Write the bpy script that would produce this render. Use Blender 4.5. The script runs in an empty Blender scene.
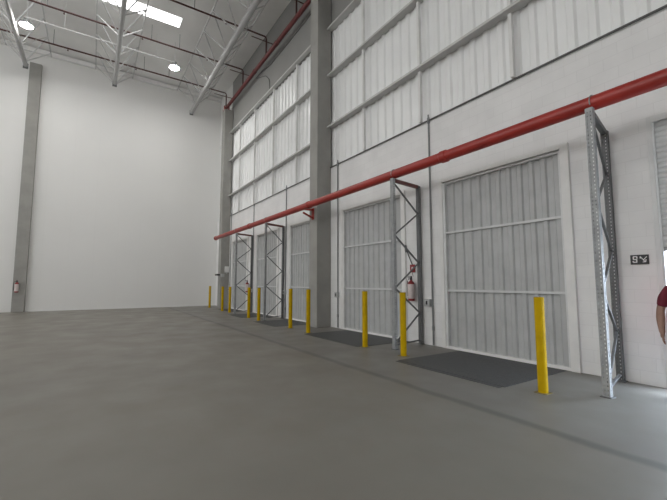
import bpy, bmesh, math, random
from mathutils import Vector, Matrix
random.seed(7)
S = bpy.context.scene
C = S.collection
PI = math.pi

# ------------------------------------------------------------------ materials
def mat(name, col, rough=0.6, metal=0.0, noise=0.0, nscale=4.0, bump=0.0, bscale=40.0, col2=None):
    m = bpy.data.materials.new(name); m.use_nodes = True
    nt = m.node_tree; n = nt.nodes; b = n['Principled BSDF']
    b.inputs['Roughness'].default_value = rough
    b.inputs['Metallic'].default_value = metal
    b.inputs['Base Color'].default_value = (*col, 1)
    if noise or bump:
        tc = n.new('ShaderNodeNewGeometry')
    if noise:
        t = n.new('ShaderNodeTexNoise'); t.inputs['Scale'].default_value = nscale; t.inputs['Detail'].default_value = 6
        nt.links.new(tc.outputs['Position'], t.inputs['Vector'])
        mx = n.new('ShaderNodeMix'); mx.data_type = 'RGBA'
        c2 = col2 or tuple(max(0, c * (1 - noise)) for c in col)
        mx.inputs[6].default_value = (*col, 1); mx.inputs[7].default_value = (*c2, 1)
        r = n.new('ShaderNodeMapRange'); r.inputs[1].default_value = .38; r.inputs[2].default_value = .66
        nt.links.new(t.outputs['Fac'], r.inputs[0]); nt.links.new(r.outputs[0], mx.inputs[0])
        nt.links.new(mx.outputs[2], b.inputs['Base Color'])
    if bump:
        t2 = n.new('ShaderNodeTexNoise'); t2.inputs['Scale'].default_value = bscale; t2.inputs['Detail'].default_value = 4
        nt.links.new(tc.outputs['Position'], t2.inputs['Vector'])
        bp = n.new('ShaderNodeBump'); bp.inputs['Strength'].default_value = bump; bp.inputs['Distance'].default_value = .02
        nt.links.new(t2.outputs['Fac'], bp.inputs['Height']); nt.links.new(bp.outputs['Normal'], b.inputs['Normal'])
    return m

def emis(name, col, s):
    m = bpy.data.materials.new(name); m.use_nodes = True
    nt = m.node_tree; nt.nodes.clear()
    o = nt.nodes.new('ShaderNodeOutputMaterial'); e = nt.nodes.new('ShaderNodeEmission')
    e.inputs[0].default_value = (*col, 1); e.inputs[1].default_value = s
    nt.links.new(e.outputs[0], o.inputs[0]); return m

WHITE_ = (.80, .80, .79)
M = {}
M['panel_white'] = mat('insulated_panel', (.78, .78, .77), .55, noise=.05, nscale=.35)
M['panel_grey'] = mat('upper_panel_grey', (.26, .26, .25), .6, noise=.08, nscale=.6)
M['clad'] = mat('cladding_sheet', (.86, .87, .87), .38, noise=.05, nscale=1.2)
M['girt'] = mat('girt_paint', (.58, .58, .57), .5, noise=.06, nscale=3)
M['conc'] = mat('column_concrete', (.34, .335, .315), .85, noise=.14, nscale=1.6, bump=.15, bscale=25)
M['roof'] = mat('roof_sheet', (.86, .86, .85), .6, noise=.10, nscale=.5)
M['truss'] = mat('truss_paint', (.60, .60, .60), .5, noise=.08, nscale=3)
M['chord'] = mat('chord_paint', (.42, .42, .42), .6, noise=.08, nscale=3)
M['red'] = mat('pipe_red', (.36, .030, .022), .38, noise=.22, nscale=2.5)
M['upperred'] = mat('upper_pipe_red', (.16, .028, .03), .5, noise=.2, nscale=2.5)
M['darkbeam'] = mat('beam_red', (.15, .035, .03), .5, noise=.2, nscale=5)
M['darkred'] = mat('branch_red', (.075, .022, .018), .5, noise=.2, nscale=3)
M['yellow'] = mat('bollard_yellow', (.56, .36, .001), .55, noise=.18, nscale=6)
M['yellowdust'] = mat('worn_yellow', (.26, .20, .07), .7, noise=.4, nscale=14)
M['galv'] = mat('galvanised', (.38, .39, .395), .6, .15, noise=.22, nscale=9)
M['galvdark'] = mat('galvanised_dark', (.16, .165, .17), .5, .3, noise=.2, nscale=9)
M['conduit'] = mat('conduit_grey', (.26, .27, .275), .5, .2, noise=.15, nscale=5)
M['conduitdark'] = mat('conduit_dark', (.10, .10, .10), .55)
M['doorsheet'] = mat('door_sheet', (.47, .48, .48), .42, .0, noise=.10, nscale=3.5)
M['doorframe'] = mat('door_frame', (.70, .71, .71), .45, 0, noise=.10, nscale=4)
M['jamb'] = mat('door_jamb', (.78, .78, .77), .55, noise=.08, nscale=3)
M['rail'] = mat('door_rail', (.60, .61, .61), .4)
M['seal'] = mat('door_seal', (.07, .07, .07), .8)
M['plate'] = mat('leveler_plate', (.068, .070, .071), .55, .0, noise=.22, nscale=12, bump=.35, bscale=60)
M['black'] = mat('black_plastic', (.018, .018, .02), .4)
M['signwhite'] = mat('sign_white', (.8, .8, .8), .5)
M['boxgrey'] = mat('box_grey', (.45, .46, .46), .45)
M['boxwhite'] = mat('box_white', (.75, .75, .73), .45)
M['extred'] = mat('extinguisher_red', (.24, .015, .02), .3)
M['extlabel'] = mat('extinguisher_sleeve', (.66, .58, .57), .45, noise=.12, nscale=20)
M['lens'] = emis('lamp_lens', (1, .98, .94), 360)
M['sky'] = emis('skylight_sheet', (1, 1, .99), 9.0)
M['windowlight'] = emis('window_sheet', (1, 1, 1), 6.0)  # glow of the strips added in the opposite wall
M['skin'] = mat('skin', (.30, .17, .125), .5, noise=.1, nscale=15)
M['shirt'] = mat('maroon_shirt', (.16, .012, .03), .8, noise=.2, nscale=8, bump=.2, bscale=18)
M['trousers'] = mat('dark_trousers', (.02, .025, .05), .85, noise=.2, nscale=8)
M['shoe'] = mat('shoe_black', (.02, .02, .035), .4)
M['hair'] = mat('hair_black', (.015, .012, .01), .6)
M['eye'] = mat('eye_white', (.8, .8, .78), .2)
M['lip'] = mat('lip', (.33, .13, .11), .5)
M['yard'] = mat('yard_concrete', (.55, .54, .52), .8, noise=.12, nscale=.6)
M['slat'] = mat('shutter_slat', (.60, .62, .63), .42, .15, noise=.08, nscale=5)

for k_, v_ in (('yellow', .12), ('girt', .3)):
    M[k_].node_tree.nodes['Principled BSDF'].inputs['Specular IOR Level'].default_value = v_
# painted concrete block wall: block courses as fine joints in colour and bump
def block_mat():
    m = bpy.data.materials.new('painted_block'); m.use_nodes = True
    nt = m.node_tree; n = nt.nodes; b = n['Principled BSDF']; b.inputs['Roughness'].default_value = .6
    g = n.new('ShaderNodeNewGeometry'); sep = n.new('ShaderNodeSeparateXYZ'); com = n.new('ShaderNodeCombineXYZ')
    nt.links.new(g.outputs['Position'], sep.inputs[0])
    nt.links.new(sep.outputs['X'], com.inputs['X']); nt.links.new(sep.outputs['Z'], com.inputs['Y'])
    br = n.new('ShaderNodeTexBrick'); br.inputs['Scale'].default_value = 1
    br.inputs['Brick Width'].default_value = .4; br.inputs['Row Height'].default_value = .2
    br.inputs['Mortar Size'].default_value = .005; br.inputs['Mortar Smooth'].default_value = .6
    br.offset = .5; br.inputs['Color1'].default_value = (1, 1, 1, 1); br.inputs['Color2'].default_value = (.97, .97, .97, 1)
    br.inputs['Mortar'].default_value = (.90, .90, .90, 1)
    nt.links.new(com.outputs[0], br.inputs['Vector'])
    ns = n.new('ShaderNodeTexNoise'); ns.inputs['Scale'].default_value = 1.3; ns.inputs['Detail'].default_value = 6
    nt.links.new(g.outputs['Position'], ns.inputs['Vector'])
    r = n.new('ShaderNodeMapRange'); r.inputs[1].default_value = .3; r.inputs[2].default_value = .7
    r.inputs[3].default_value = .74; r.inputs[4].default_value = .82
    nt.links.new(ns.outputs['Fac'], r.inputs[0])
    mx = n.new('ShaderNodeMix'); mx.data_type = 'RGBA'; mx.blend_type = 'MULTIPLY'; mx.inputs[0].default_value = 1
    nt.links.new(br.outputs['Color'], mx.inputs[6]); nt.links.new(r.outputs[0], mx.inputs[7])
    nt.links.new(mx.outputs[2], b.inputs['Base Color'])
    inv = n.new('ShaderNodeMath'); inv.operation = 'SUBTRACT'; inv.inputs[0].default_value = 1
    nt.links.new(br.outputs['Fac'], inv.inputs[1])
    bp = n.new('ShaderNodeBump'); bp.inputs['Strength'].default_value = .25; bp.inputs['Distance'].default_value = .006
    nt.links.new(inv.outputs[0], bp.inputs['Height']); nt.links.new(bp.outputs['Normal'], b.inputs['Normal'])
    return m
M['block'] = block_mat()

# end wall: tall smooth panels with faint joints
def endwall_mat():
    m = bpy.data.materials.new('smooth_panels'); m.use_nodes = True
    nt = m.node_tree; n = nt.nodes; b = n['Principled BSDF']; b.inputs['Roughness'].default_value = .5
    g = n.new('ShaderNodeNewGeometry'); sep = n.new('ShaderNodeSeparateXYZ')
    nt.links.new(g.outputs['Position'], sep.inputs[0])
    md = n.new('ShaderNodeMath'); md.operation = 'MODULO'; md.inputs[1].default_value = 1.15
    ad = n.new('ShaderNodeMath'); ad.operation = 'ADD'; ad.inputs[1].default_value = 46.0
    nt.links.new(sep.outputs['Y'], ad.inputs[0]); nt.links.new(ad.outputs[0], md.inputs[0])
    lt = n.new('ShaderNodeMath'); lt.operation = 'LESS_THAN'; lt.inputs[1].default_value = .018
    nt.links.new(md.outputs[0], lt.inputs[0])
    ns = n.new('ShaderNodeTexNoise'); ns.inputs['Scale'].default_value = .4; ns.inputs['Detail'].default_value = 5
    nt.links.new(g.outputs['Position'], ns.inputs['Vector'])
    mx0 = n.new('ShaderNodeMix'); mx0.data_type = 'RGBA'
    mx0.inputs[6].default_value = (.80, .80, .79, 1); mx0.inputs[7].default_value = (.745, .745, .735, 1)
    nt.links.new(ns.outputs['Fac'], mx0.inputs[0])
    mx = n.new('ShaderNodeMix'); mx.data_type = 'RGBA'; mx.inputs[7].default_value = (.755, .755, .745, 1)
    nt.links.new(lt.outputs[0], mx.inputs[0]); nt.links.new(mx0.outputs[2], mx.inputs[6])
    nt.links.new(mx.outputs[2], b.inputs['Base Color'])
    return m
M['endwall'] = endwall_mat()

# floor: power-floated concrete, with a sealed joint and a paler strip along the dock doors
JOINT_Y = 3.97
def floor_mat():
    m = bpy.data.materials.new('concrete_floor'); m.use_nodes = True
    nt = m.node_tree; n = nt.nodes; b = n['Principled BSDF']
    g = n.new('ShaderNodeNewGeometry'); sep = n.new('ShaderNodeSeparateXYZ')
    nt.links.new(g.outputs['Position'], sep.inputs[0])
    def noise(sc, det=6, dist=0):
        t = n.new('ShaderNodeTexNoise'); t.inputs['Scale'].default_value = sc; t.inputs['Detail'].default_value = det
        t.inputs['Distortion'].default_value = dist
        nt.links.new(g.outputs['Position'], t.inputs['Vector']); return t
    def rng(src, a, bb, c, d):
        r = n.new('ShaderNodeMapRange'); r.inputs[1].default_value = a; r.inputs[2].default_value = bb
        r.inputs[3].default_value = c; r.inputs[4].default_value = d
        nt.links.new(src, r.inputs[0]); return r.outputs[0]
    def mix(f, a, bb, blend='MIX'):
        x = n.new('ShaderNodeMix'); x.data_type = 'RGBA'; x.blend_type = blend
        for k, v in ((0, f), (6, a), (7, bb)):
            if hasattr(v, 'is_linked') or isinstance(v, bpy.types.NodeSocket): nt.links.new(v, x.inputs[k])
            else: x.inputs[k].default_value = v if k == 0 else (*v, 1)
        return x.outputs[2]
    c = mix(rng(noise(.22).outputs['Fac'], .35, .65, 0, 1), (.182, .170, .146), (.188, .172, .145))
    c = mix(rng(noise(.7, 8, .6).outputs['Fac'], .5, .8, 0, .28), c, (.148, .139, .124))
    c = mix(rng(noise(7, 6).outputs['Fac'], .55, .8, 0, .2), c, (.185, .178, .163))
    wob = n.new('ShaderNodeMath'); wob.operation = 'ADD'
    nt.links.new(sep.outputs['Y'], wob.inputs[0]); nt.links.new(rng(noise(1.5, 3).outputs['Fac'], 0, 1, -.06, .06), wob.inputs[1])
    ap = rng(wob.outputs[0], JOINT_Y - .01, JOINT_Y + .03, 0, 1)
    c = mix(ap, c, mix(.6, c, (.172, .167, .155)))
    d = n.new('ShaderNodeMath'); d.operation = 'SUBTRACT'; d.inputs[1].default_value = JOINT_Y
    nt.links.new(wob.outputs[0], d.inputs[0])
    ab = n.new('ShaderNodeMath'); ab.operation = 'ABSOLUTE'; nt.links.new(d.outputs[0], ab.inputs[0])
    line = rng(ab.outputs[0], .03, .11, .75, 0)
    c = mix(line, c, (.080, .078, .073))
    nt.links.new(c, b.inputs['Base Color'])
    nt.links.new(rng(noise(1.2).outputs['Fac'], .3, .7, .36, .52), b.inputs['Roughness'])
    b.inputs['Specular IOR Level'].default_value = .5
    return m
M['floor'] = floor_mat()

# ------------------------------------------------------------------ mesh helpers
def box(bm, x0, x1, y0, y1, z0, z1):
    v = [bm.verts.new(p) for p in ((x0,y0,z0),(x1,y0,z0),(x1,y1,z0),(x0,y1,z0),(x0,y0,z1),(x1,y0,z1),(x1,y1,z1),(x0,y1,z1))]
    for f in ((3,2,1,0),(4,5,6,7),(0,1,5,4),(1,2,6,5),(2,3,7,6),(3,0,4,7)): bm.faces.new([v[i] for i in f])
def ring(c, t, r, n, up=None):
    t = t.normalized(); a = up or (Vector((0,0,1)) if abs(t.z) < .9 else Vector((1,0,0)))
    u = t.cross(a).normalized(); w = u.cross(t)
    return [c + r * (math.cos(2*PI*k/n) * u + math.sin(2*PI*k/n) * w) for k in range(n)]
def tube(bm, pts, r, n=12, cap=True):
    pts = [Vector(p) for p in pts]; rs = r if isinstance(r, (list, tuple)) else [r] * len(pts)
    L = []
    for i, p in enumerate(pts):
        t = (pts[min(i+1, len(pts)-1)] - pts[max(i-1, 0)])
        if 0 < i < len(pts) - 1:
            t = (pts[i+1]-pts[i]).normalized() + (pts[i]-pts[i-1]).normalized()
        L.append([bm.verts.new(q) for q in ring(p, t, rs[i], n)])
    for a, b in zip(L, L[1:]):
        for k in range(n): bm.faces.new((a[k], a[(k+1) % n], b[(k+1) % n], b[k]))
    if cap:
        bm.faces.new(list(reversed(L[0]))); bm.faces.new(L[-1])
def lathe(bm, prof, cx=0, cy=0, n=24):
    L = []
    for r, z in prof:
        L.append([bm.verts.new((cx + r*math.cos(2*PI*k/n), cy + r*math.sin(2*PI*k/n), z)) for k in range(n)] if r > 1e-5 else [bm.verts.new((cx, cy, z))])
    for a, b in zip(L, L[1:]):
        for k in range(n):
            k2 = (k+1) % n
            if len(a) == 1 and len(b) > 1: bm.faces.new((a[0], b[k], b[k2]))
            elif len(b) == 1 and len(a) > 1: bm.faces.new((a[k], a[k2], b[0]))
            elif len(a) > 1: bm.faces.new((a[k], a[k2], b[k2], b[k]))
    if len(L[0]) > 1: bm.faces.new(list(reversed(L[0])))
    if len(L[-1]) > 1: bm.faces.new(L[-1])
def bar(bm, a, b, w, t, side=None):
    a, b = Vector(a), Vector(b); d = (b - a).normalized()
    u = Vector(side) if side else (Vector((1,0,0)) if abs(d.x) < .9 else Vector((0,1,0)))
    u = (u - d * u.dot(d)).normalized(); v = d.cross(u)
    q = []
    for p in (a, b):
        for su, sv in ((-1,-1),(1,-1),(1,1),(-1,1)): q.append(bm.verts.new(p + u*su*w/2 + v*sv*t/2))
    for f in ((3,2,1,0),(4,5,6,7),(0,1,5,4),(1,2,6,5),(2,3,7,6),(3,0,4,7)): bm.faces.new([q[i] for i in f])

def obj(name, bm, m, parent=None, bevel=0, smooth=False):
    bmesh.ops.recalc_face_normals(bm, faces=bm.faces[:])
    me = bpy.data.meshes.new(name); bm.to_mesh(me); bm.free()
    o = bpy.data.objects.new(name, me); C.objects.link(o)
    for x in (m if isinstance(m, (list, tuple)) else [m]): me.materials.append(x)
    if smooth:
        me.polygons.foreach_set('use_smooth', [True] * len(me.polygons))
        e = o.modifiers.new('split', 'EDGE_SPLIT'); e.split_angle = math.radians(40)
    if bevel:
        bv = o.modifiers.new('bevel', 'BEVEL'); bv.width = bevel; bv.segments = 2; bv.limit_method = 'ANGLE'
    if parent:
        o.parent = parent; o.matrix_parent_inverse = parent.matrix_world.inverted()
        # keep child vertices in the parent's frame
        me.transform(Matrix.Translation(-parent.location)); o.matrix_parent_inverse = Matrix.Identity(4)
    return o
def tag(o, label, cat, group=None, kind=None):
    o['label'] = label; o['category'] = cat
    if group: o['group'] = group
    if kind: o['kind'] = kind
    return o
def thing(name, loc, label, cat, group=None, kind=None):
    o = bpy.data.objects.new(name, None); C.objects.link(o); o.location = loc; o.empty_display_size = .1
    return tag(o, label, cat, group, kind)
def B(fn, *a, **k):
    bm = bmesh.new(); fn(bm, *a, **k); return bm

# ------------------------------------------------------------------ dimensions
W = 6.94        # face of the dock wall
XE = -24.88     # face of the end wall
H = 14.3        # underside of roof
X1, Y0 = 9.0, -22.0
ZB = 5.57       # top of the block wall
DH = 3.97       # dock door frame height
DOORS = [(-5.90, -2.99), (-10.08, -7.05), (-13.98, -11.40), (-17.75, -15.02), (-21.62, -18.85)]
SH = (-1.90, 1.6, 4.0)     # roller shutter opening

# ------------------------------------------------------------------ room shell
tag(obj('floor', B(box, XE - .3, X1 + .3, Y0 - .3, W + .25, -.2, 0), M['floor']), 'grey-brown concrete warehouse floor', 'floor', kind='structure')
tag(obj('ceiling', B(box, XE - .3, X1 + .3, Y0 - .3, W + .4, H, H + .12), M['roof']), 'grey sheet roof underside high above the floor', 'ceiling', kind='structure')
tag(obj('wall_west', B(box, XE - .3, XE, Y0 - .3, W + .4, 0, H), M['endwall']), 'tall smooth white end wall at the far end', 'wall', kind='structure')
tag(obj('wall_east', B(box, X1, X1 + .3, Y0 - .3, W + .4, 0, H), M['panel_white']), 'white end wall behind the camera', 'wall', kind='structure')
tag(obj('wall_south', B(box, XE, X1, Y0 - .3, Y0, 0, H), M['panel_white']), 'white side wall facing the dock doors', 'wall', kind='structure')

bm = bmesh.new()   # block wall with door openings
cuts = sorted([(a, b, DH) for a, b in DOORS] + [SH])
x = XE
for a, b, h in cuts:
    box(bm, x, a, W, W + .22, 0, ZB); box(bm, a, b, W, W + .22, h, ZB); x = b
box(bm, x, X1, W, W + .22, 0, ZB)
bmesh.ops.remove_doubles(bm, verts=bm.verts[:], dist=1e-4)
wn = tag(obj('wall_north', bm, M['block']), 'white painted block wall with the row of dock doors', 'wall', kind='structure')
def corrugated(bm, x0, x1, z0, z1, y, pitch=.34, depth=.042, flat=.52):
    xs = []; x = x0
    while x < x1 - 1e-6:
        e = pitch
        for fx, fy in ((0, 0), (flat - .07, 0), (flat + .07, -depth), (.88, -depth)):
            if x + fx*e < x1: xs.append((x + fx*e, y + fy))
        x += e
    xs.append((x1, y))
    lo = [bm.verts.new((a, b, z0)) for a, b in xs]; hi = [bm.verts.new((a, b, z1)) for a, b in xs]
    for k in range(len(xs) - 1): bm.faces.new((lo[k], lo[k+1], hi[k+1], hi[k]))
    lo2 = bm.verts.new((xs[-1][0], y + .06, z0)); hi2 = bm.verts.new((xs[-1][0], y + .06, z1))
    lo0 = bm.verts.new((xs[0][0], y + .06, z0)); hi0 = bm.verts.new((xs[0][0], y + .06, z1))
    bm.faces.new((lo[-1], lo2, hi2, hi[-1])); bm.faces.new((lo2, lo0, hi0, hi2)); bm.faces.new((lo0, lo[0], hi[0], hi0))
obj('cladding', B(corrugated, XE, X1, ZB, 10.8, W + .10), M['clad'], wn)
obj('upper_panel', B(box, -22.35, X1, W + .02, W + .3, 10.8, H), M['panel_grey'], wn)
obj('corner_panel', B(box, XE, -22.35, W + .02, W + .3, 10.8, H), M['panel_white'], wn)

tag(obj('trim_1', B(box, XE, XE + .16, Y0, W, H - .30, H - .06), M['roof']), 'grey eaves channel along the top of the end wall', 'trim', kind='structure')
tag(obj('trim_2', B(box, XE, XE + .03, -2.93, 6.4, 0, .05), M['panel_white']), 'thin pale base channel along the foot of the end wall', 'trim', kind='structure')

# concrete columns
def column(x0, x1, y0, y1, z1, label):
    bm = B(box, x0, x1, y0, y1, 0, z1)
    return tag(obj('concrete_column', bm, M['conc'], bevel=.015), label, 'column', 'concrete columns', 'structure')
column(-11.27, -10.74, 6.37, W, 12.35, 'tall grey concrete column between the second and third dock doors')
column(-22.62, -22.10, 6.42, W, 12.30, 'grey concrete column in the far corner beside the end wall')
column(XE, XE + .22, -3.35, -2.83, 13.35, 'grey concrete column standing against the white end wall')

# girts and posts of the upper wall
for x0, x1, bay, zs in ((-10.74, X1, 'nearer bay, right of the tall concrete column', (7.0, 8.93, 10.72)), (-22.10, -11.27, 'farther bay, left of the tall concrete column', (6.78, 8.98, 10.78))):
    for z, nm in zip(zs, ('lowest', 'middle', 'topmost')):
        t = thing('wall_girt', ((x0+x1)/2, W, z), '%s white steel girt in the %s' % (nm, bay), 'girt', 'horizontal girts of the upper wall')
        obj('girt_web', B(box, x0, x1, W - .17, W + .095, z + .045, z + .07), M['girt'], t)
        obj('girt_lip', B(box, x0, x1, W - .182, W - .17, z + .01, z + .07), M['girt'], t)
ordn = ['first', 'second', 'third', 'fourth', 'fifth']
for xs, bay, zs in (((-8.73, -6.38, -3.90, -1.45), 'to the right of the tall concrete column', (ZB + .03, 6.95, 8.88, 10.67)), ((-13.27, -15.65, -18.05, -20.4), 'to the left of the tall concrete column', (ZB + .03, 6.73, 8.93, 10.73))):
    for x, nm in zip(xs, ordn):
        bm = bmesh.new()
        for a, b in zip(zs, zs[1:]): box(bm, x - .035, x + .035, W - .12, W - .03, a if a < 6 else a + .12, b - .0)
        tag(obj('wall_post', bm, M['jamb']), '%s slim white wall post %s' % (nm, bay), 'post', 'posts of the upper wall')

# ------------------------------------------------------------------ dock doors
def rib_sheet(bm, x0, x1, z0, z1, y, nr):
    corrugated(bm, x0, x1, z0, z1, y, pitch=(x1 - x0) / nr, depth=.034, flat=.50)
dlab = ['nearest corrugated dock door, behind the nearest yellow bollard', 'second corrugated dock door, just right of the tall concrete column',
        'third corrugated dock door, just left of the tall concrete column', 'fourth corrugated dock door, behind the third rack frame', 'farthest corrugated dock door, next to the far corner column']
for i, (a, b) in enumerate(DOORS):
    t = thing('door_%d' % (i + 1), ((a+b)/2, W, 0), dlab[i], 'dock door', 'dock doors', 'structure')
    l, r = a + .145, b - .17       # inside of the jambs
    bm = bmesh.new(); box(bm, a, a + .10, W - .035, W + .15, 0, DH); box(bm, b - .145, b, W - .055, W + .15, 0, DH)
    obj('jamb', bm, M['jamb'], t, bevel=.008)
    obj('header', B(box, a + .10, b - .145, W - .03, W + .15, DH - .075, DH), M['jamb'], t, bevel=.006)
    bm = bmesh.new(); box(bm, a + .10, l, W + .0, W + .15, 0, DH - .075); box(bm, r, b - .145, W + .0, W + .15, 0, DH - .075)
    box(bm, l, r, W + .11, W + .15, 0, DH - .075)
    obj('door_seal', bm, M['seal'], t)
    bm = bmesh.new(); box(bm, l - .045, l + .02, W - .015, W + .09, .0, DH - .10); box(bm, r - .02, r + .01, W - .015, W + .09, .0, DH - .10)
    obj('guide_rail', bm, M['doorframe'], t)
    for z0, z1 in ((.05, 1.30), (1.345, 2.65), (2.69, DH - .13)):
        obj('door_panel', B(rib_sheet, l + .02, r - .02, z0, z1, W + .07, 11), M['doorsheet'], t)
    for z in (1.30, 2.65):
        obj('cross_rail', B(box, l + .02, r - .02, W + .005, W + .07, z, z + .045), M['rail'], t)
    obj('top_rail', B(box, l - .04, r + .01, W + .005, W + .09, DH - .13, DH - .085), M['rail'], t)
    obj('sill', B(box, l - .04, r + .01, W - .02, W + .09, .0, .05), M['signwhite'], t)

# roller shutter at the right edge
t = thing('door_6', (-.1, W, 0), 'half open grey roller shutter door at the right edge', 'roller door', None, 'structure')
bm = bmesh.new(); box(bm, SH[0], SH[0] + .06, W - .03, W + .2, 0, SH[2]); box(bm, SH[1] - .10, SH[1], W - .05, W + .2, 0, SH[2])
obj('jamb', bm, M['doorframe'], t, bevel=.006)
obj('header', B(box, SH[0] + .06, SH[1] - .10, W - .03, W + .2, SH[2] - .10, SH[2]), M['doorframe'], t, bevel=.006)
SHB = 2.02
bm = bmesh.new()
z = SHB
prof = []
while z < SH[2] - .1:
    prof += [(W + .004, z), (W - .004, z + .016), (W - .006, z + .045), (W + .002, z + .066)]; z += .078
lo = [bm.verts.new((SH[0] + .06, y, zz)) for y, zz in prof]; hi = [bm.verts.new((SH[1] - .10, y, zz)) for y, zz in prof]
for k in range(len(prof) - 1): bm.faces.new((lo[k], hi[k], hi[k+1], lo[k+1]))
obj('curtain', bm, M['slat'], t)
obj('bottom_bar', B(box, SH[0] + .06, SH[1] - .10, W - .015, W + .04, SHB - .06, SHB), M['galv'], t)
obj('guide_rail', B(box, SH[0] + .06, SH[0] + .09, W - .025, W - .012, 0, SH[2] - .1), M['slat'], t)
tag(obj('loading_yard', B(box, -14, 16, W + .25, 40, -.25, -.02), M['yard']), 'sunlit pale concrete yard outside the open shutter', 'yard', kind='structure')

# ------------------------------------------------------------------ dock leveler plates in the floor
for i, (a, b) in enumerate(DOORS):
    x0, x1, y0 = [(-5.40, -3.20, 4.95), (-9.65, -7.0, 5.28), (-13.8, -11.75, 5.3), (-17.4, -15.48, 5.45), (-21.3, -19.0, 6.05)][i]
    t = thing('dock_leveler', ((x0+x1)/2, (y0+W)/2, 0), 'dark grey steel dock leveler plate in front of the %s dock door' % ['nearest', 'second', 'third', 'fourth', 'farthest'][i], 'dock leveler', 'dock leveler plates')
    obj('deck_plate', B(box, x0, x1, y0 + .10, W - .06, -.01, .008), M['plate'], t)
    obj('lip_plate', B(box, x0 + .03, x1 - .03, y0, y0 + .09, -.01, .006), M['plate'], t)

# ------------------------------------------------------------------ bollards
def bollard(x, y, h, label):
    t = thing('bollard', (x, y, 0), label, 'bollard', 'yellow bollards at the dock doors')
    bm = bmesh.new(); lathe(bm, [(.064, .008), (.064, h - .02)], x, y, 20); obj('post', bm, M['yellow'], t, smooth=True)
    bm = bmesh.new(); lathe(bm, [(.066, h - .02), (.066, h - .004), (.055, h + .002), (0, h + .004)], x, y, 20); obj('cap', bm, M['yellow'], t, smooth=True)
    bm = bmesh.new(); box(bm, x - .085, x + .085, y - .085, y + .085, 0, .008); obj('base_plate', bm, M['yellowdust'], t)
nm = ['nearest', 'second', 'third', 'fourth', 'farthest']
bol = [(-2.76, 5.25), (-5.67, 5.45), (-6.95, 5.45), (-9.8, 5.52), (-11.15, 5.6), (-14.04, 5.64), (-15.32, 5.7), (-18.56, 5.9), (-19.81, 5.9), (-22.91, 6.05)]
for k, (x, y) in enumerate(bol):
    bollard(x, y, 1.30, 'yellow steel bollard at the %s corner of the %s dock door' % (('right', 'left')[k % 2], nm[k // 2]))

# ------------------------------------------------------------------ pallet-rack upright frames carrying the pipe
def slotted(bm, cx, cy, z0, z1, w=.10, d=.075, sx=1):
    # C-shaped upright with a face to -y pierced by two rows of slots, side flanges pierced once
    p = .055
    cols = [-w/2, -w/2 + .018, -w/2 + .032, w/2 - .032, w/2 - .018, w/2]
    nz = int((z1 - z0) / p)
    def grid(us, P, holes):
        vs = {}
        zs = []
        for k in range(nz):
            zs += [z0 + k*p, z0 + k*p + .016, z0 + k*p + .039]
        zs.append(z1)
        for i, u in enumerate(us):
            for j, zz in enumerate(zs): vs[i, j] = bm.verts.new(P(u, zz))
        for i in range(len(us) - 1):
            for j in range(len(zs) - 1):
                if i in holes and j % 3 == 1: continue
                bm.faces.new((vs[i, j], vs[i+1, j], vs[i+1, j+1], vs[i, j+1]))
    grid(cols, lambda u, zz: (cx + u, cy - d/2, zz), (1, 3))
    sd = [-d/2, -d/2 + .03, -d/2 + .048, d/2]
    for s in (-1, 1): grid(sd, lambda u, zz, s=s: (cx + s*w/2, cy + u, zz), (1,))
    for s in (-1, 1):
        grid([w/2 - .025, w/2], lambda u, zz, s=s: (cx + s*u, cy + d/2, zz), ())
    bmesh.ops.remove_doubles(bm, verts=bm.verts[:], dist=1e-5)
def rack(xf, yf, xr, yr, z1, beam, label, dark):
    t = thing('rack_frame', (xf, yf, 0), label, 'rack frame', 'rack upright frames under the red pipe')
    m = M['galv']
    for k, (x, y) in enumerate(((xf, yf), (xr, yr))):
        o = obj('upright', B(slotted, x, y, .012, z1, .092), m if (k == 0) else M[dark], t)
        s = o.modifiers.new('thick', 'SOLIDIFY'); s.thickness = .003
        bm = bmesh.new(); box(bm, x - .07, x + .07, y - .06, y + .06, 0, .012); obj('foot_plate', bm, M[dark], t)
    z = z1 - .10; n = 6; dz = (z1 - .10 - .14) / n
    for k in range(n):
        a = (xf, yf + .03, z) if k % 2 == 0 else (xr, yr - .03, z)
        b = (xr, yr - .03, z - dz) if k % 2 == 0 else (xf, yf + .03, z - dz)
        obj('diagonal_brace', B(bar, a, b, .034, .028), M[dark], t); z -= dz
    obj('bottom_strut', B(bar, (xf, yf + .03, .10), (xr, yr - .03, .10), .034, .03), M[dark], t)
    obj('top_beam', B(bar, (xf, yf, z1 - .04), (xr, yr - .02, z1 - .02), .07, .075), M[beam], t)
PY, PZ, PR = 5.88, 4.063, .106
ZR = PZ - PR - .003
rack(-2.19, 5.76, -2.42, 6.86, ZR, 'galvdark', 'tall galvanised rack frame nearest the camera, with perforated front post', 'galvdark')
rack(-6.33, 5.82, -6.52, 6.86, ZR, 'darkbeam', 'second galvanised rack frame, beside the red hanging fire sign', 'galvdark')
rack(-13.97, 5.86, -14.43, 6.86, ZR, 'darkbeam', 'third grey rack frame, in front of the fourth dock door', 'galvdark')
rack(-17.70, 5.88, -18.17, 6.86, ZR, 'darkbeam', 'farthest grey rack frame, near the far corner column', 'galvdark')

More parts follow.
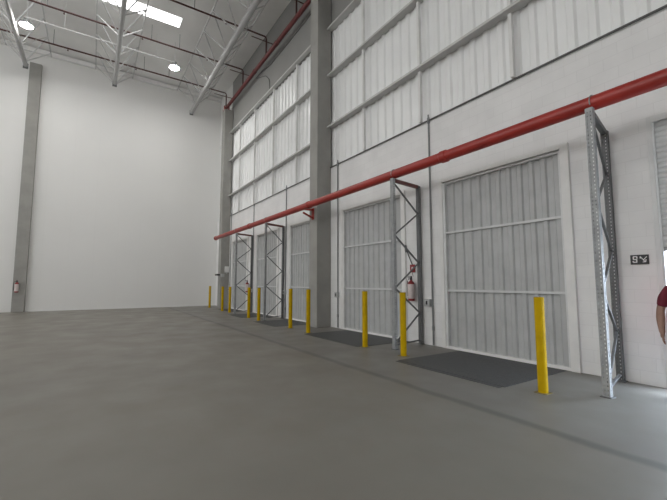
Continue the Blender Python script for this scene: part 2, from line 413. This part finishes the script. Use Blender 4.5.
# ------------------------------------------------------------------ red fire main along the dock wall
t = thing('fire_main_pipe', (-9.5, PY, PZ), 'thick red fire main pipe running along the dock wall', 'pipe')
bm = bmesh.new(); tube(bm, [(-21.4, PY, PZ), (X1 - .1, PY, PZ)], PR, 24); obj('pipe_run', bm, M['red'], t, smooth=True)
for x in (-21.3, -15.9, -10.45, -4.85, 0.9):
    bm = bmesh.new(); tube(bm, [(x - .075, PY, PZ), (x - .06, PY, PZ), (x + .06, PY, PZ), (x + .075, PY, PZ)], [PR + .004, PR + .018, PR + .018, PR + .004], 24); obj('coupling', bm, M['red'], t, smooth=True)
for x in (-2.19, -6.33, -13.97, -17.70):
    bm = bmesh.new()
    tube(bm, [(x, PY + (PR + .008) * math.cos(a), PZ + (PR + .008) * math.sin(a)) for a in [PI * (-.15 + 1.3 * k / 16) for k in range(17)]], .008, 8)
    obj('clamp_band', bm, M['galv'], t, smooth=True)
# bracket on the column
t = thing('pipe_bracket', (-10.97, 6.1, 3.8), 'red triangular steel bracket carrying the pipe on the tall concrete column', 'bracket')
bx = -11.0
obj('arm', B(bar, (bx, PY + PR + .008, PZ - .03), (bx, 6.36, PZ - .03), .07, .06), M['red'], t)
obj('diagonal_strut', B(bar, (bx, PY + .09, PZ - PR - .05), (bx, 6.34, PZ - .31), .06, .05), M['red'], t)
obj('mounting_plate', B(box, bx - .07, bx + .07, 6.345, 6.368, PZ - .37, PZ + .04), M['red'], t)

# ------------------------------------------------------------------ cable conduits on the block wall
t = thing('cable_conduit', (-8, W - .03, ZB), 'long dark cable conduit along the top of the block wall', 'conduit')
bm = bmesh.new(); tube(bm, [(-22.09, W - .03, ZB + .01), (-11.28, W - .03, ZB + .01)], .022, 10); obj('far_run', bm, M['conduitdark'], t, smooth=True)
bm = bmesh.new(); tube(bm, [(-10.73, W - .03, ZB + .01), (X1 - .1, W - .03, ZB + .01)], .022, 10); obj('near_run', bm, M['conduitdark'], t, smooth=True)
for x, lab, zb in ((-6.17, 'between the nearest and second dock doors', 1.02), (-10.27, 'between second dock door and tall column', 1.10), (-14.27, 'between the third and fourth dock doors', 1.1), (-18.1, 'between the fourth and farthest dock doors', 1.1), (-21.82, 'beside the far corner column', 1.1)):
    t = thing('wall_conduit', (x, W - .03, zb), 'grey vertical conduit with a switch box, %s' % lab, 'conduit', 'vertical cable conduits')
    bm = bmesh.new(); tube(bm, [(x, W - .03, .02), (x, W - .03, .55), (x, W - .03, ZB + .16)], .021, 10); obj('conduit_tube', bm, M['conduit'], t, smooth=True)
    bm = bmesh.new(); tube(bm, [(x, W - .03, ZB - .06), (x, W - .03, ZB + .08)], .034, 12); obj('tee_fitting', bm, M['conduit'], t, smooth=True)
    bx = x - .13 if x > -7 else x - .03
    o = obj('switch_box', B(box, bx - .085, bx + .085, W - .095, W - .004, zb - .085, zb + .085), M['boxgrey'], t, bevel=.01)
    obj('switch_rocker', B(box, bx - .022, bx + .022, W - .105, W - .095, zb - .045, zb + .045), M['black'], t)
    bm = bmesh.new(); tube(bm, [(x, W - .03, .36), (x, W - .03, .46)], .03, 12); obj('coupler', bm, M['conduit'], t, smooth=True)

# little box and bell beside the corner column
t = thing('electrical_box', (-22.05, 6.72, 2.2), 'small white electrical box on the far corner column', 'electrical box')
obj('box_body', B(box, -22.098, -21.99, 6.66, 6.90, 2.12, 2.48), M['boxwhite'], t, bevel=.01)
obj('cable_gland', B(box, -22.07, -22.01, 6.74, 6.80, 2.04, 2.12), M['boxgrey'], t)
t = thing('alarm_siren', (-22.36, 6.3, 1.93), 'dark alarm siren on the front of the far corner column', 'siren')
obj('siren_body', B(box, -22.6, -22.15, 6.22, 6.418, 1.93, 2.03), M['black'], t, bevel=.03)
obj('bracket', B(box, -22.096, -21.98, 6.44, 6.62, 1.85, 2.03), M['boxgrey'], t)

# exit direction sign
t = thing('exit_sign', (-2.095, W, 1.86), 'small black wall sign with white symbols beside the roller shutter', 'sign')
sx0, sx1, sz0, sz1 = -2.215, -1.99, 1.78, 1.925
obj('sign_board', B(box, sx0, sx1, W - .02, W - .001, sz0, sz1), M['black'], t, bevel=.003)
bm = bmesh.new(); y = W - .023
def stroke(bm, a, b, w=.012): bar(bm, (sx0 + a[0]*.80, y, sz0 + a[1]*.97), (sx0 + b[0]*.80, y, sz0 + b[1]*.97), .004, w, side=(0, 1, 0))
for a, b in (((.05,.123),(.105,.123)), ((.05,.123),(.05,.078)), ((.05,.078),(.10,.078)), ((.10,.083),(.10,.034)), ((.105,.034),(.045,.034)), ((.105,.123),(.105,.09)), ((.045,.034),(.045,.055))): stroke(bm, a, b, .015)
obj('symbol', bm, M['signwhite'], t)
bm = bmesh.new()
for a, b in (((.155,.122),(.23,.036)), ((.255,.118),(.205,.07)), ((.235,.036),(.19,.036)), ((.235,.036),(.242,.075)), ((.155,.122),(.155,.09))): stroke(bm, a, b, .010)
obj('arrow', bm, M['signwhite'], t)

# ------------------------------------------------------------------ fire extinguishers
def extinguisher(x, y, z, ang, label, s=1.0, pendant=None):
    t = thing('fire_extinguisher', (x, y, z), label, 'fire extinguisher', 'fire extinguishers')
    R = Matrix.Rotation(ang, 4, 'Z')
    def put(nm, bm, m, smooth=True):
        bm.transform(Matrix.Translation((x, y, z)) @ R @ Matrix.Scale(s, 4)); return obj(nm, bm, m, t, smooth=smooth)
    put('cylinder', B(lathe, [(.06, 0), (.085, .012), (.088, .06), (.088, .42), (.075, .475), (.035, .51), (.028, .53)]), M['extred'])
    put('label_sleeve', B(lathe, [(.0895, .065), (.0905, .07), (.0905, .42), (.0895, .425)]), M['extlabel'])
    bm = bmesh.new(); lathe(bm, [(.028, .53), (.03, .57), (.018, .60)]); box(bm, -.015, .015, -.10, .03, .585, .60); box(bm, -.015, .015, -.11, .02, .62, .635); box(bm, -.015, .015, .0, .02, .59, .635)
    put('valve_handle', bm, M['black'], False)
    bm = bmesh.new(); tube(bm, [(-.03, 0, .56), (-.09, 0, .56), (-.125, 0, .50), (-.125, 0, .30), (-.118, 0, .12)], [.011, .011, .011, .011, .014], 10); put('hose', bm, M['black'])
    bm = bmesh.new(); box(bm, -.02, .02, .08, .12, .30, .44); put('wall_hook', bm, M['galv'], False)
    return t
extinguisher(-6.78, W - .125, 1.04, 0, 'fire extinguisher with white sleeve hanging on the wall below the red sign')
extinguisher(XE + .35, -3.17, 1.0, PI/2, 'fire extinguisher hanging on the column against the end wall')
extinguisher(-18.62, W - .125, 1.0, 0, 'fire extinguisher on the wall behind the farthest rack frame')
# small red sign hanging by a chain above the extinguisher
t = thing('hanging_sign', (-6.62, W - .05, 1.75), 'small red fire sign on a thin chain above the nearest extinguisher', 'sign')
obj('sign_plate', B(box, -6.90, -6.73, W - .035, W - .02, 1.77, 1.97), M['extred'], t)
obj('symbol', B(box, -6.845, -6.785, W - .039, W - .035, 1.83, 1.91), M['extlabel'], t)
bm = bmesh.new(); tube(bm, [(-6.82, W - .03, 1.97), (-6.95, W - .03, 2.22), (-7.05, W - .03, 2.48)], .012, 8); tube(bm, [(-6.82, W - .03, 1.77), (-6.80, W - .03, 1.66)], .006, 8); obj('chain', bm, M['black'], t)
bm = bmesh.new(); lathe(bm, [(.02, 2.30), (.03, 2.36), (.03, 2.46), (.015, 2.50)], -7.04, W - .035, 12); obj('hook', bm, M['galvdark'], t)

# ------------------------------------------------------------------ roof: trusses, sprinkler pipes, skylights, lamps
def truss(y, label, xe, rb):
    zb, zt, hw, p = 12.78, 14.0, .95, 1.62
    t = thing('roof_truss', (-10, y, zb), label, 'roof truss', 'triangular tube roof trusses')
    bm = bmesh.new(); tube(bm, [(xe, y, zb), (X1 - .1, y, zb)], rb, 16); obj('bottom_chord', bm, M['chord'], t, smooth=True)
    obj('end_cap', B(box, xe - .03, xe, y - .11, y + .11, zb - .18, zb + .11), M['galvdark'], t)
    for s in (-1, 1):
        bm = bmesh.new(); tube(bm, [(XE + .1, y + s*hw, zt), (X1 - .1, y + s*hw, zt)], .035, 10); obj('top_chord', bm, M['truss'], t, smooth=True)
    k = 0; xn = -23.6
    while xn < -8:
        for s in (-1, 1):
            for d in (-1, 1):
                bm = bmesh.new(); tube(bm, [(xn + d*.05, y + s*.07, zb + .07), (xn + d*p/2, y + s*hw, zt - .02)], .030, 8)
                obj('diagonal_brace', bm, M['truss'], t, smooth=True)
        xn += p
truss(5.0, 'roof truss nearest the dock wall, with a thick grey tube', XE + .05, .125)
truss(.55, 'middle roof truss with pale V-shaped braces below the skylight', -23.5, .10)
truss(-3.42, 'left roof truss beside the left high-bay lamp', -24.0, .10)

bl = ['farthest', 'second farthest', 'third farthest', 'fourth farthest']
for k, x in enumerate((-22.45, -19.35, -16.03, -12.85)):
    t = thing('sprinkler_pipe', (x, 0, 13.5), '%s dark red sprinkler branch pipe below the roof' % bl[k], 'pipe', 'sprinkler branch pipes')
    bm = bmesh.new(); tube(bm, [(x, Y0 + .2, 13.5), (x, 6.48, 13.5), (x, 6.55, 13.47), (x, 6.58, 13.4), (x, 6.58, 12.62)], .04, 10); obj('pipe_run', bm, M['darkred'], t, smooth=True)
    bm = bmesh.new(); tube(bm, [(x - .06, 5.85, 13.30), (x - .06, W + .01, 13.30)], .022, 8); obj('support_rod', bm, M['darkred'], t, smooth=True)
    for yy in (-6.5, -2.2, 1.9, 3.2, 5.6):
        bm = bmesh.new(); tube(bm, [(x, yy, 13.54), (x, yy, H - .002)], .012, 6); obj('hanger_rod', bm, M['galvdark'], t)
    for yy in (-5, -1.6, 1.5, 4.6):
        bm = bmesh.new(); lathe(bm, [(.015, 13.40), (.045, 13.38), (.02, 13.42), (.02, 13.47)], x, yy, 10); obj('sprinkler_head', bm, M['darkred'], t)
t = thing('sprinkler_main_pipe', (-16, 6.6, 12.52), 'upper red sprinkler main pipe high along the dock wall', 'pipe')
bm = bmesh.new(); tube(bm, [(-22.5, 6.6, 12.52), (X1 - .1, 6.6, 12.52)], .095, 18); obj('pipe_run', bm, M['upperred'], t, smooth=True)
for x in (-17.6, -14.9):
    bm = bmesh.new(); tube(bm, [(x - .08, 6.6, 12.52), (x + .08, 6.6, 12.52)], .11, 18); obj('coupling', bm, M['upperred'], t, smooth=True)
for x, z0, lab in ((-22.36, 12.302, 'the far corner column'), (-11.0, 12.352, 'the tall concrete column')):
    t = thing('pipe_saddle', (x, 6.6, z0), 'red pipe saddle on top of %s' % lab, 'bracket')
    obj('saddle_plate', B(box, x - .2, x + .2, 6.42, 6.80, z0, z0 + .03), M['red'], t)
    bm = bmesh.new(); box(bm, x - .06, x + .06, 6.44, 6.48, z0 + .03, z0 + .3); obj('side_lug', bm, M['red'], t)
    bm = bmesh.new(); box(bm, x - .06, x + .06, 6.715, 6.76, z0 + .03, z0 + .3); obj('side_lug', bm, M['red'], t)
# thin cable on the upper panels
bm = bmesh.new(); tube(bm, [(-11.4, W, 12.45), (-13.3, W, 12.37), (-14.9, W, 12.36), (-16.4, W, 12.36), (-17.4, W, 12.55), (-18.3, W, 12.60), (-18.1, W, 12.50), (-16.9, W, 12.05), (-16.5, W, 11.7), (-16.4, W, 11.5), (-16.35, W, 10.9)], .018, 8)
tag(obj('alarm_cable', bm, M['conduitdark']), 'thin dark cable drooping below the upper red pipe', 'cable')

def skylight(n, x, y0, y1, label):
    tag(obj('window_%d' % n, B(box, x - .37, x + .37, y0, y1, H - .012, H - .002), M['sky']), label, 'skylight', 'roof skylights', 'structure')
skylight(1, -18.45, -9.0, 3.05, 'bright white skylight strip in the roof above the middle truss')
n = 2
for x in (-9.0, 1.0):
    for y0 in (-21.0, ):
        skylight(n, x, y0, y0 + 15.0, 'skylight strip out of view above the camera'); n += 1  # added glowing roof strips, unseen, for more light on the dock wall
skylight(n, -18.45, -21.5, -11.0, 'skylight strip out of view beyond the left edge')  # one more added roof strip, unseen, for extra light

n += 1
for x0 in (-23.0, -12.5, -2.0):
    tag(obj('window_%d' % n, B(box, x0, x0 + 9.5, Y0 + .002, Y0 + .02, 6.5, 11.5), M['windowlight']), 'long translucent window strip out of view in the opposite wall', 'window', 'windows of the opposite wall', 'structure'); n += 1  # added unseen glowing strips, soft front light for the dock wall

def lamp(x, y, label, visible=True):
    t = thing('high_bay_lamp', (x, y, 12.9), label, 'lamp', 'high-bay lamps')
    bm = bmesh.new(); lathe(bm, [(.26, 12.86), (.24, 12.93), (.12, 13.02), (.11, 13.17), (.06, 13.20)], x, y, 24); obj('housing', bm, M['galv'], t, smooth=True)
    bm = bmesh.new(); lathe(bm, [(.0, 12.815), (.12, 12.818), (.20, 12.83), (.235, 12.850), (.235, 12.865)], x, y, 24); obj('lens', bm, M['lens'], t, smooth=True)
    bm = bmesh.new(); tube(bm, [(x, y, 13.2), (x, y, H - .002)], .015, 8); obj('suspension_rod', bm, M['truss'], t)
lamp(-20.15, 3.12, 'glowing high-bay lamp under the roof, right of the middle truss')
lamp(-20.3, -2.98, 'glowing high-bay lamp under the roof, at upper left')
for x, y in ((-8.5, -8.5), (1.5, -8.5)):
    lamp(x, y, 'high-bay lamp out of view above the camera')  # lamps added out of sight to brighten the dock wall
t = thing('lamp_rail', (-19.95, .1, 13.02), 'thin white lamp rail linking the two high-bay lamps', 'rail')
obj('rail_channel', B(box, -19.98, -19.92, -3.0, 3.05, 13.02, 13.07), M['signwhite'], t)
for yy in (-1.6, .55, 2.2):
    bm = bmesh.new(); tube(bm, [(-19.95, yy, 13.07), (-19.95, yy, H - .002)], .008, 6); obj('hanger_rod', bm, M['truss'], t)

# ------------------------------------------------------------------ person at the right edge
def skin_obj(name, chains, m, parent, loc, rot, sub=2, root=None):
    """chains: lists of (x,y,z,r); points that coincide are merged"""
    key = {}; vs = []; rs = []; es = []
    for ch in chains:
        prev = None
        for x, y, z, r in ch:
            k = (round(x, 4), round(y, 4), round(z, 4))
            if k not in key: key[k] = len(vs); vs.append((x, y, z)); rs.append(r)
            i = key[k]
            if prev is not None and prev != i: es.append((prev, i))
            prev = i
    me = bpy.data.meshes.new(name); me.from_pydata(vs, es, [])
    o = bpy.data.objects.new(name, me); C.objects.link(o)
    md = o.modifiers.new('skin', 'SKIN'); md.use_smooth_shade = True
    for i, r in enumerate(rs):
        rr = r if isinstance(r, tuple) else (r, r)
        me.skin_vertices[0].data[i].radius = rr
        me.skin_vertices[0].data[i].use_root = (i == (root or 0))
    sb = o.modifiers.new('sub', 'SUBSURF'); sb.levels = sub; sb.render_levels = sub
    me.materials.append(m); o.parent = parent
    return o
PX, PYY = -1.506, 6.455
P = thing('person', (PX, PYY, 0), 'person in a maroon t-shirt standing at the roller shutter, cut by the right edge', 'person')
P.rotation_euler = (0, 0, math.radians(14))
def arm(s):
    sh = (s*.17, .0, 1.42, .06); hand = []
    ch = [[(0, 0, 1.36, .10), sh, (s*.215, .01, 1.33, .05), (s*.255, .015, 1.14, .052), (s*.262, -.02, 1.02, .052), (s*.258, -.06, .91, .040), (s*.254, -.078, .86, .036), (s*.252, -.085, .83, .031)]]
    return ch
chains = [[(0, 0, .95, .13), (0, .0, 1.10, .12), (0, 0, 1.36, .10), (0, .0, 1.46, .068), (0, -.01, 1.54, .064), (0, -.01, 1.60, .06)]]
for s in (-1, 1):
    chains += arm(s)
    chains += [[(0, 0, .95, .13), (s*.09, 0, .86, .085), (s*.11, -.01, .50, .055), (s*.115, .02, .28, .05), (s*.145, .03, .09, .036)]]
pieces = []
body = skin_obj('body', chains, M['skin'], P, None, None)
# hands: palm block with four unequal, bent fingers and a thumb from the side
for s in (-1, 1):
    hc = []
    hx, hy, hz = s*.253, -.080, .86
    hc.append([(hx, hy + .01, hz + .03, .028), (hx, hy, hz, .028), (hx, hy - .012, hz - .05, (.026, .043)), (hx, hy - .018, hz - .085, (.022, .045))])
    pieces.append(skin_obj('hand', hc, M['skin'], P, None, None))
    for k, (dy, ln) in enumerate(((-.032, .074), (-.011, .084), (.011, .078), (.031, .062))):
        bx, by, bz = hx, hy - .018 + dy, hz - .078
        pieces.append(skin_obj('finger', [[(bx, by, bz, .010), (bx - s*.003, by - .004, bz - ln*.45, .0092), (bx - s*.012, by - .006, bz - ln*.75, .0085), (bx - s*.026, by - .006, bz - ln, .0072)]], M['skin'], P, None, None, 1))
    pieces.append(skin_obj('thumb', [[(hx, hy - .03, hz - .03, .013), (hx - s*.006, hy - .055, hz - .055, .0115), (hx - s*.014, hy - .066, hz - .085, .0095), (hx - s*.018, hy - .068, hz - .105, .008)]], M['skin'], P, None, None, 1))
sc = [[(0, 0, .78, (.235, .175)), (0, 0, .92, (.215, .16)), (0, .0, 1.05, (.185, .13)), (0, 0, 1.28, (.19, .125)), (0, 0, 1.40, (.13, .09)), (0, 0, 1.455, .062)]]
for s in (-1, 1): sc += [[(0, 0, 1.40, (.13, .09)), (s*.155, .0, 1.405, .078), (s*.215, .008, 1.31, .072), (s*.238, .012, 1.17, .066)]]
skin_obj('shirt', sc, M['shirt'], P, None, None)
tc = [[(0, 0, 1.0, (.14, .10)), (0, 0, .90, (.17, .12))]]
for s in (-1, 1): tc += [[(0, 0, .90, (.17, .12)), (s*.095, 0, .78, .105), (s*.12, -.01, .50, .092), (s*.135, .02, .28, .082), (s*.145, .03, .035, .078)]]
skin_obj('trousers', tc, M['trousers'], P, None, None)
for s in (-1, 1):
    skin_obj('shoe', [[(s*.145, .06, .05, (.045, .045)), (s*.147, .0, .052, (.045, .045)), (s*.155, -.09, .042, (.05, .036)), (s*.165, -.17, .034, (.04, .028))]], M['shoe'], P, None, None)
bm = bmesh.new(); bmesh.ops.create_uvsphere(bm, u_segments=24, v_segments=18, radius=1)
for v in bm.verts:
    x, y, z = v.co; w = 1 - .16 * max(0, -z); jaw = .012 if z < -.3 and y < 0 else 0
    v.co = (x*.076*w, y*.098*w - jaw, z*.118 + 1.64)
    if y < -.8 and abs(x) < .22 and -.35 < z < .1: v.co.y -= .022 * (1 - abs(x)/.22)
o = obj('head', bm, M['skin'], None, smooth=False); o.parent = P; pieces.append(o)
for s in (-1, 1):
    bm = bmesh.new(); bmesh.ops.create_uvsphere(bm, u_segments=12, v_segments=8, radius=1); bm.transform(Matrix.Translation((s*.031, -.085, 1.655)) @ Matrix.Diagonal((.014, .010, .008, 1))); e = obj('eye', bm, M['eye']); e.parent = P
    bm = bmesh.new(); bmesh.ops.create_uvsphere(bm, u_segments=10, v_segments=8, radius=1); bm.transform(Matrix.Translation((s*.031, -.0935, 1.655)) @ Matrix.Diagonal((.006, .004, .006, 1))); i_ = obj('iris', bm, M['black']); i_.parent = e
    bm = bmesh.new(); bmesh.ops.create_uvsphere(bm, u_segments=12, v_segments=8, radius=1); bm.transform(Matrix.Translation((s*.078, .005, 1.635)) @ Matrix.Diagonal((.010, .020, .033, 1))); e = obj('ear', bm, M['skin']); e.parent = P; pieces.append(e)
bm = bmesh.new(); bmesh.ops.create_uvsphere(bm, u_segments=12, v_segments=8, radius=1); bm.transform(Matrix.Translation((0, -.098, 1.583)) @ Matrix.Diagonal((.024, .008, .009, 1))); e = obj('mouth', bm, M['lip']); e.parent = P
bm = bmesh.new(); bmesh.ops.create_uvsphere(bm, u_segments=24, v_segments=18, radius=1)
bmesh.ops.delete(bm, geom=[v for v in bm.verts if v.co.z < (.42 if v.co.y < -.1 else -.25)], context='VERTS')
for v in bm.verts: v.co = (v.co.x*.083, v.co.y*.105 + .004, v.co.z*.126 + 1.642)
e = obj('hair', bm, M['hair']); e.parent = P
e.modifiers.new('thick', 'SOLIDIFY').thickness = .008
# fuse trunk, limbs, hands, fingers and head into one continuous body surface
bpy.context.view_layer.update()
dg = bpy.context.evaluated_depsgraph_get(); bm = bmesh.new()
for q in [body] + pieces:
    me = bpy.data.meshes.new_from_object(q.evaluated_get(dg)); bm.from_mesh(me); bpy.data.meshes.remove(me)
for q in [body] + pieces: bpy.data.objects.remove(q, do_unlink=True)
body = obj('body', bm, M['skin']); body.parent = P
rm = body.modifiers.new('fuse', 'REMESH'); rm.mode = 'VOXEL'; rm.voxel_size = .0055; rm.use_smooth_shade = True
sm = body.modifiers.new('soften', 'SMOOTH'); sm.factor = .5; sm.iterations = 2

# ------------------------------------------------------------------ daylight outside, camera, view
w = bpy.data.worlds.new('World'); S.world = w; w.use_nodes = True
bg = w.node_tree.nodes['Background']; bg.inputs[0].default_value = (.72, .84, 1, 1); bg.inputs[1].default_value = 27.0

cam = bpy.data.cameras.new('camera'); co = bpy.data.objects.new('camera', cam); C.objects.link(co)
yaw, pitch, roll, F = .99011905, .08908886, .00032109, 367.376
fwd = Vector((-math.sin(yaw)*math.cos(pitch), math.cos(yaw)*math.cos(pitch), math.sin(pitch)))
rt = Vector((math.cos(yaw), math.sin(yaw), 0)); up = rt.cross(fwd)
r2 = math.cos(roll)*rt + math.sin(roll)*up; u2 = -math.sin(roll)*rt + math.cos(roll)*up
co.matrix_world = Matrix(((r2.x, u2.x, -fwd.x, 0), (r2.y, u2.y, -fwd.y, 0), (r2.z, u2.z, -fwd.z, 1.5), (0, 0, 0, 1)))
cam.sensor_fit = 'HORIZONTAL'; cam.sensor_width = 36; cam.lens = F / 667 * 36; cam.clip_start = .05; cam.clip_end = 200
S.camera = co
S.view_settings.view_transform = 'Standard'; S.view_settings.look = 'None'; S.view_settings.gamma = 1; S.view_settings.use_curve_mapping = False
S.view_settings.exposure = -0.52
S.cycles.use_denoising = True
S.cycles.max_bounces = 10; S.cycles.diffuse_bounces = 8
